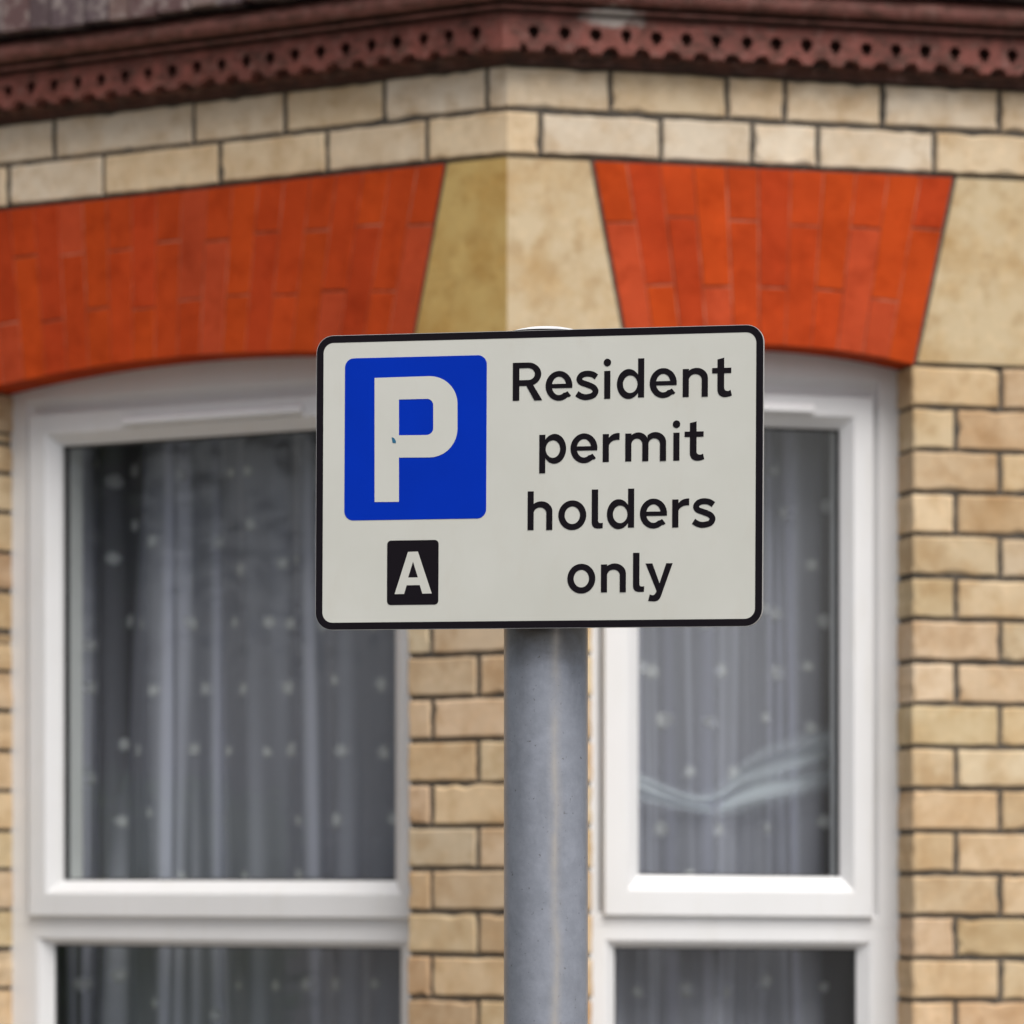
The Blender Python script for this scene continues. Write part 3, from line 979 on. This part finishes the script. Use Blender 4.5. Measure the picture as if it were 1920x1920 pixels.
plate(mb, rrect(au0, au1, av0, av1, .0037), .00015, .0004)
mb.build("black_panel", M['black'], sp_, weld=False)

def zp(ox, oy, sc, pts): return [uv(ox + x / sc, oy + y / sc) for x, y in pts]
def arc(cx, cy, rx, ry, a0, a1, n=14):
    return [(cx + rx * math.cos(rad(lerp(a0, a1, k / n))), cy + ry * math.sin(rad(lerp(a0, a1, k / n)))) for k in range(n + 1)]
# letter P (outline + counter as one ring)
mb = MB()
cxp = lambda pts: zp(640, 660, 5.907, pts)
P_out = cxp([(370, 288), (700, 277), (985, 268)] + [(985 + 303 * math.cos(rad(a)), 570 - 302 * math.sin(rad(a))) for a in range(80, -1, -10)]
            + [(1288, 850)] + [(975 + 313 * math.cos(rad(a)), 850 - 318 * math.sin(rad(a))) for a in range(-10, -91, -10)] + [(640, 1170), (640, 1660), (370, 1662)])
P_in = cxp([(640, 527), (952, 519)] + [(952 + 68 * math.cos(rad(a)), 590 - 71 * math.sin(rad(a))) for a in range(75, -1, -15)]
           + [(1020, 845)] + [(942 + 78 * math.cos(rad(a)), 845 - 75 * math.sin(rad(a))) for a in range(-15, -91, -15)] + [(640, 924)])
def holed(mb, out, holes, h):
    loops = [[Vector((u, v, 0)) for u, v in out]] + [[Vector((u, v, 0)) for u, v in l] for l in holes]
    flat = [p for l in loops for p in l]
    mb.mesh([SP(p.x, p.y, h) for p in flat], [tuple(x) for x in tessellate_polygon(loops)])
holed(mb, P_out, [P_in], .0006)
mb.build("letter", M['sheet'], sp_, weld=False)
mb = MB()
A_out = zp(715, 1005, 13.714, [(345, 1495), (690, 410), (945, 400), (1300, 1478), (1060, 1482), (992, 1262), (655, 1268), (590, 1492)])
A_in = zp(715, 1005, 13.714, [(693, 1070), (820, 660), (945, 1066)])
holed(mb, A_out, [A_in], .0006)
mb.build("letter", M['sheet'], sp_, weld=False)
mb = MB()
plate(mb, zp(640, 660, 5.907, [(560, 945), (585, 952), (607, 985), (606, 1012), (570, 1006)]), .0006, .0008)
mb.build("paint_speck", M['ink'], sp_, weld=False)

# lettering: glyphs in units of the x-height
WS = 0.226
def spline(pts, n=6):
    o = []
    P = [pts[0]] + pts + [pts[-1]]
    for k in range(1, len(P) - 2):
        for j in range(n):
            t_ = j / n
            o.append(tuple(.5 * (2 * P[k][i] + (P[k + 1][i] - P[k - 1][i]) * t_ + (2 * P[k - 1][i] - 5 * P[k][i] + 4 * P[k + 1][i] - P[k + 2][i]) * t_ ** 2
                                 + (3 * P[k][i] - P[k - 1][i] - 3 * P[k + 1][i] + P[k + 2][i]) * t_ ** 3) for i in (0, 1)))
    o.append(pts[-1])
    return o
def bez(p0, p1, p2, p3, n=12):
    return [tuple((1 - s) ** 3 * a + 3 * (1 - s) ** 2 * s * b_ + 3 * (1 - s) * s * s * c + s ** 3 * d for a, b_, c, d in zip(p0, p1, p2, p3)) for s in (k / n for k in range(n + 1))]
def stroke(pts, wd):
    A, B = [], []
    for k, p in enumerate(pts):
        a, c = pts[max(0, k - 1)], pts[min(len(pts) - 1, k + 1)]
        d = Vector((c[0] - a[0], c[1] - a[1])).normalized()
        A.append((p[0] - d.y * wd / 2, p[1] + d.x * wd / 2)); B.append((p[0] + d.y * wd / 2, p[1] - d.x * wd / 2))
    return ('s', A, B)
def box(a, b_, c, d): return ('p', [(a, b_), (c, b_), (c, d), (a, d)])
def archp(x0, x1, apex=1.033, iw=None):
    """shoulder from a stem ending at x0+WS to a right leg ending at x1"""
    xr = x1 - WS
    co, ro = x1 - .417, .417
    ci, ri = (x0 + WS + xr) / 2, (xr - x0 - WS) / 2
    if iw: co, ro = x1 - iw, iw
    return [('s', arc(co, .66, ro, apex - .66, 0, 138), arc(ci, .61, ri, .203, 0, 180)), ('p', [(xr, 0), (x1, 0), (x1, .66), (xr, .61)])]
ASC = 1.395
def bowl(flip, W_):
    o = arc(.43, .49, .43, .535, 0, 360, 40); i = arc(.487, .482, .265, .315, 0, 360, 40)
    if flip: o = [(W_ - x, y) for x, y in o]; i = [(W_ - x, y) for x, y in i]
    return ('s', o, i)
G = {}
G['o'] = [('s', arc(.515, .5, .515, .533, 0, 360, 44), arc(.515, .5, .282, .315, 0, 360, 44))]
G['n'] = [box(0, 0, WS, 1)] + archp(0, .917)
G['h'] = [box(0, 0, WS, ASC)] + archp(0, .917)
G['m'] = [box(0, 0, WS, 1)] + archp(0, .85, iw=.375) + archp(.624, 1.494, iw=.395)
G['i'] = [box(0, 0, WS, 1), ('p', arc(WS / 2, 1.30, .136, .138, 0, 345, 23))]
G['d'] = [box(.772, 0, .998, ASC), bowl(False, .998)]
G['p'] = [box(0, -.385, WS, 1), bowl(True, .992)]
G['r'] = [box(0, 0, .229, 1), ('s', bez((.19, .80), (.27, .97), (.43, 1.04), (.621, 1.030)), bez((.215, .54), (.24, .72), (.42, .81), (.615, .782)))]
G['l'] = [('p', [(.236, ASC), (0, ASC)] + bez((0, .24), (0, .06), (.10, -.005), (.24, -.005)) + [(.405, .005), (.414, .2)] + bez((.36, .19), (.27, .19), (.236, .2), (.236, .30)))]
G['t'] = [('p', [(.435, 1.385), (.192, 1.33)] + bez((.192, .27), (.192, .06), (.33, -.025), (.50, -.02)) + [(.62, 0.0), (.72, .035), (.672, .235)] + bez((.60, .20), (.50, .19), (.435, .22), (.435, .34))),
          box(0, .835, .692, 1.026)]
G['e'] = [('s', arc(.49, .5, .495, .535, -8.6, 310, 36) + [(.87, .062 + .03), (.935, .14)], arc(.49, .5, .262, .33, -13, 310, 36) + [(.735, .262), (.802, .305)]),
          box(.2, .42, .974, .572)]
G['s'] = [stroke(spline([(.775, .79), (.62, .885), (.42, .912), (.24, .865), (.145, .735), (.21, .61), (.43, .525), (.65, .425), (.745, .285), (.655, .135), (.42, .072), (.22, .105), (.055, .205)], 7), .212)]
G['R'] = [box(0, 0, .245, 1.367), ('s', [(.2, 1.367)] + arc(.566, .947, .487, .42, 90, -90, 20) + [(.2, .527)], [(.2, 1.168)] + arc(.566, .953, .25, .215, 90, -90, 20) + [(.2, .738)]),
          ('p', [(.50, .54), (.747, .57), (1.098, 0), (.80, 0)])]
G['y'] = [('p', [(0, 1), (.25, 1), (.512, .29), (.752, 1.0), (.985, 1.0), (.634, .02)] + bez((.60, -.08), (.53, -.31), (.44, -.355), (.30, -.355), 6) + [(.10, -.34), (.155, -.105)] + bez((.24, -.135), (.33, -.15), (.38, -.06), (.405, .02), 6))]
words = [
    [('R', 961.5, 751.7), ('e', 1023.3, 750.2), ('s', 1078.9, 748.9), ('i', 1133, 748.0), ('d', 1156.8, 746.2), ('e', 1218.4, 745.2), ('n', 1280.1, 744.7), ('t', 1335.3, 744.2)],
    [('p', 1011.2, 867.6), ('e', 1070, 867.2), ('r', 1130.1, 866.4), ('m', 1172.4, 865.4), ('i', 1262.5, 863.9), ('t', 1283.6, 863.4)],
    [('h', 989.3, 994.2), ('o', 1046.9, 992.6), ('l', 1109.5, 990.9), ('d', 1138, 990.0), ('e', 1200.1, 989.6), ('r', 1260.4, 989.2), ('s', 1297.6, 988.2)],
    [('o', 1063.8, 1111.4), ('n', 1126.8, 1110.8), ('l', 1186.9, 1109.8), ('y', 1210.4, 1109.1)]]
XH = 52.2 * SD / F
for wd in words:
    mb = MB()
    for ch, x, y in wd:
        u0, v0 = uv(x, y)
        for k, g_ in enumerate(G[ch]):
            h = .00045 + .00006 * k
            tr_ = lambda pts: [(u0 + a * XH, v0 + c * XH) for a, c in pts]
            if g_[0] == 'p': holed(mb, tr_(g_[1]), [], h)
            else: strip(mb, tr_(g_[1]), tr_(g_[2]), h)
    mb.build("lettering", M['black'], sp_, weld=False)

# post
def lathe(mb, cx, cy, prof, n=56):
    R = [[Vector((cx + r * math.cos(2 * math.pi * k / n), cy + r * math.sin(2 * math.pi * k / n), z)) for k in range(n)] for r, z in prof]
    for a in range(len(R) - 1):
        for k in range(n):
            mb.face([R[a][k], R[a][(k + 1) % n], R[a + 1][(k + 1) % n], R[a + 1][k]])
PR = 78.7 * 3.93 / F
ztop = EYE + (HOR - 627) * 3.93 / F
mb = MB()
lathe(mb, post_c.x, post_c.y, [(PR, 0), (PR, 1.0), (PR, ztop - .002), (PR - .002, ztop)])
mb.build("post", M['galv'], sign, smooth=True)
mb = MB()
lathe(mb, post_c.x, post_c.y, [(PR - .0005, ztop + .0005), (PR - .004, ztop + .0012), (PR - .012, ztop + .0036), (PR * .5, ztop + .0052), (.0005, ztop + .0055)])
mb.build("post_cap", M['upvc'], sign, smooth=True)
# two clips holding the plate to the post
pw = [SP(uv(1023.5, y)[0], 0, -.003) for y in (700, 1100)]
for y in (700, 1090):
    mb = MB()
    uc, vc = uv(1023.5, y)
    for du0, du1, h0, h1 in ((-.045, .045, -.012, -.0032), ):
        V = [SP(uc + a, vc + c, h) for h in (h0, h1) for a, c in ((du0, -.012), (du1, -.012), (du1, .012), (du0, .012))]
        mb.mesh(V, [(0, 1, 2, 3), (7, 6, 5, 4), (0, 4, 5, 1), (1, 5, 6, 2), (2, 6, 7, 3), (3, 7, 4, 0)])
    zc_ = SP(uc, vc, 0).z
    lathe(mb, post_c.x, post_c.y, [(PR + .0004, zc_ - .011), (PR + .003, zc_ - .011), (PR + .003, zc_ + .011), (PR + .0004, zc_ + .011)])
    mb.build("clip", M['alu'], sign)

# ------------------------------------------------------------------ ground
def sheet(name, x0, x1, y0, y1, z, m_):
    mb = MB()
    mb.face([(x0, y0, z), (x1, y0, z), (x1, y1, z), (x0, y1, z)])
    return tag(mb.build(name, m_, weld=False), kind="structure")
sheet("ground", -150, 150, -150, 150, -.13, M['paving'])
sheet("road", -150, 150, -6.0, 3.2, -.126, M['asphalt'])
mb = MB()
mb.mesh([(x, y, z) for x in (-150, 150) for y, z in ((3.2, -.126), (3.2, 0), (40, 0), (40, -.126))], [(0, 1, 5, 4), (1, 2, 6, 5), (2, 3, 7, 6), (0, 3, 2, 1), (4, 5, 6, 7)])
tag(mb.build("pavement", M['paving']), kind="structure")

# ------------------------------------------------------------------ unseen greenery added to darken the post's left side and fill the pane reflections
def mat_leaf(name, a, b_):
    m, t, b = mat(name)
    v = coords(t)
    t.links.new(mix(t, a, b_, ramp(t, noise(t, v, 2.2, 4), [(0.35, 0), (0.65, 1)])), b.inputs['Base Color'])
    b.inputs['Roughness'].default_value = 0.7
    return m
M['leaf'] = mat_leaf("tree_leaf", (0.028, 0.05, 0.014), (0.05, 0.075, 0.02))
M['privet'] = mat_leaf("hedge_leaf", (0.09, 0.17, 0.04), (0.14, 0.24, 0.06))
M['bark'] = plain("bark", (0.09, 0.07, 0.05), 0.9)
def leaf(mb, p, size, rnd):
    a = Vector((rnd.gauss(0, 1), rnd.gauss(0, 1), rnd.gauss(0, .7))).normalized()
    c = a.cross(Vector((rnd.gauss(0, 1), rnd.gauss(0, 1), rnd.gauss(0, 1)))).normalized()
    mb.face([p - a * size, p + c * size * .45, p + a * size, p - c * size * .45])
def tree(name, label, x, y, base, top, rad_, seed):
    rnd = random.Random(seed)
    r = root(name, (x, y, 0))
    tm = MB()
    lathe(tm, x, y, [(.19, 0), (.14, .5), (.12, base), (.07, base + .5 * (top - base)), (.02, top - .3)], 12)
    for k in range(9):
        a = rnd.uniform(0, 6.28); z0_ = rnd.uniform(base * .9, base + .5 * (top - base))
        e = Vector((x + rad_ * .7 * math.cos(a), y + rad_ * .7 * math.sin(a), z0_ + rnd.uniform(.5, 1.4)))
        o = Vector((x, y, z0_)); sd_ = Vector((-math.sin(a), math.cos(a), 0)) * .035
        tm.mesh([o - sd_, o + sd_, o + Vector((0, 0, .09)), e], [(0, 1, 3), (1, 2, 3), (2, 0, 3)])
    tm.build("trunk", M['bark'], r, weld=False)
    cm = MB()
    mid, hh = (base + top) / 2, (top - base) / 2
    cl = []
    for k in range(46):
        d = Vector((rnd.gauss(0, 1), rnd.gauss(0, 1), rnd.gauss(0, 1))).normalized() * rnd.uniform(.45, .95)
        cl.append((Vector((x + d.x * rad_, y + d.y * rad_, mid + d.z * hh)), rnd.uniform(.35, .7)))
    for c, q in cl:
        for k in range(120):
            leaf(cm, c + Vector((rnd.gauss(0, q * .5), rnd.gauss(0, q * .5), rnd.gauss(0, q * .42))), rnd.uniform(.05, .10), rnd)
    cm.build("crown", M['leaf'], r, weld=False)
    tag(r, label, "tree", "unseen trees added left of the house for dark reflections")
tree("unseen_tree", "unseen dark tree added on the pavement to the left, for the panes and post to mirror", -12.5, 4.2, 2.55, 7.2, 2.5, 5)
tree("unseen_tree", "unseen dark tree added across the road to the left, for the post to mirror", -10.5, -4.5, 2.0, 7.5, 2.8, 6)
tree("unseen_tree", "unseen low spreading tree added at the kerb, blocking the sky left of the sign post", -5.4, 2.6, 1.5, 6.5, 2.2, 8)
rnd = random.Random(9)
mb = MB()
for k in range(9000):
    u = rnd.uniform(-14.5, -9.0)
    side = rnd.random()
    yy = 5.2 + (rnd.choice((-.45, .45)) + rnd.gauss(0, .06) if side < .7 else rnd.uniform(-.45, .45))
    zz_ = rnd.uniform(.05, 1.95) if side < .7 else 1.95 + rnd.gauss(0, .05)
    leaf(mb, Vector((u, yy, zz_ + .04 * math.sin(3 * u))), rnd.uniform(.035, .06), rnd)
slab_v = [Vector((x, y, z)) for z in (0.0, 1.9) for x, y in ((-14.5, 4.8), (-9.0, 4.8), (-9.0, 5.6), (-14.5, 5.6))]
mb.mesh(slab_v, [(0, 1, 5, 4), (1, 2, 6, 5), (2, 3, 7, 6), (3, 0, 4, 7), (4, 5, 6, 7)])
hd = mb.build("hedge", M['privet'], None, weld=False)
tag(hd, "unseen green hedge added up the street to the left, for the panes to mirror", "hedge")
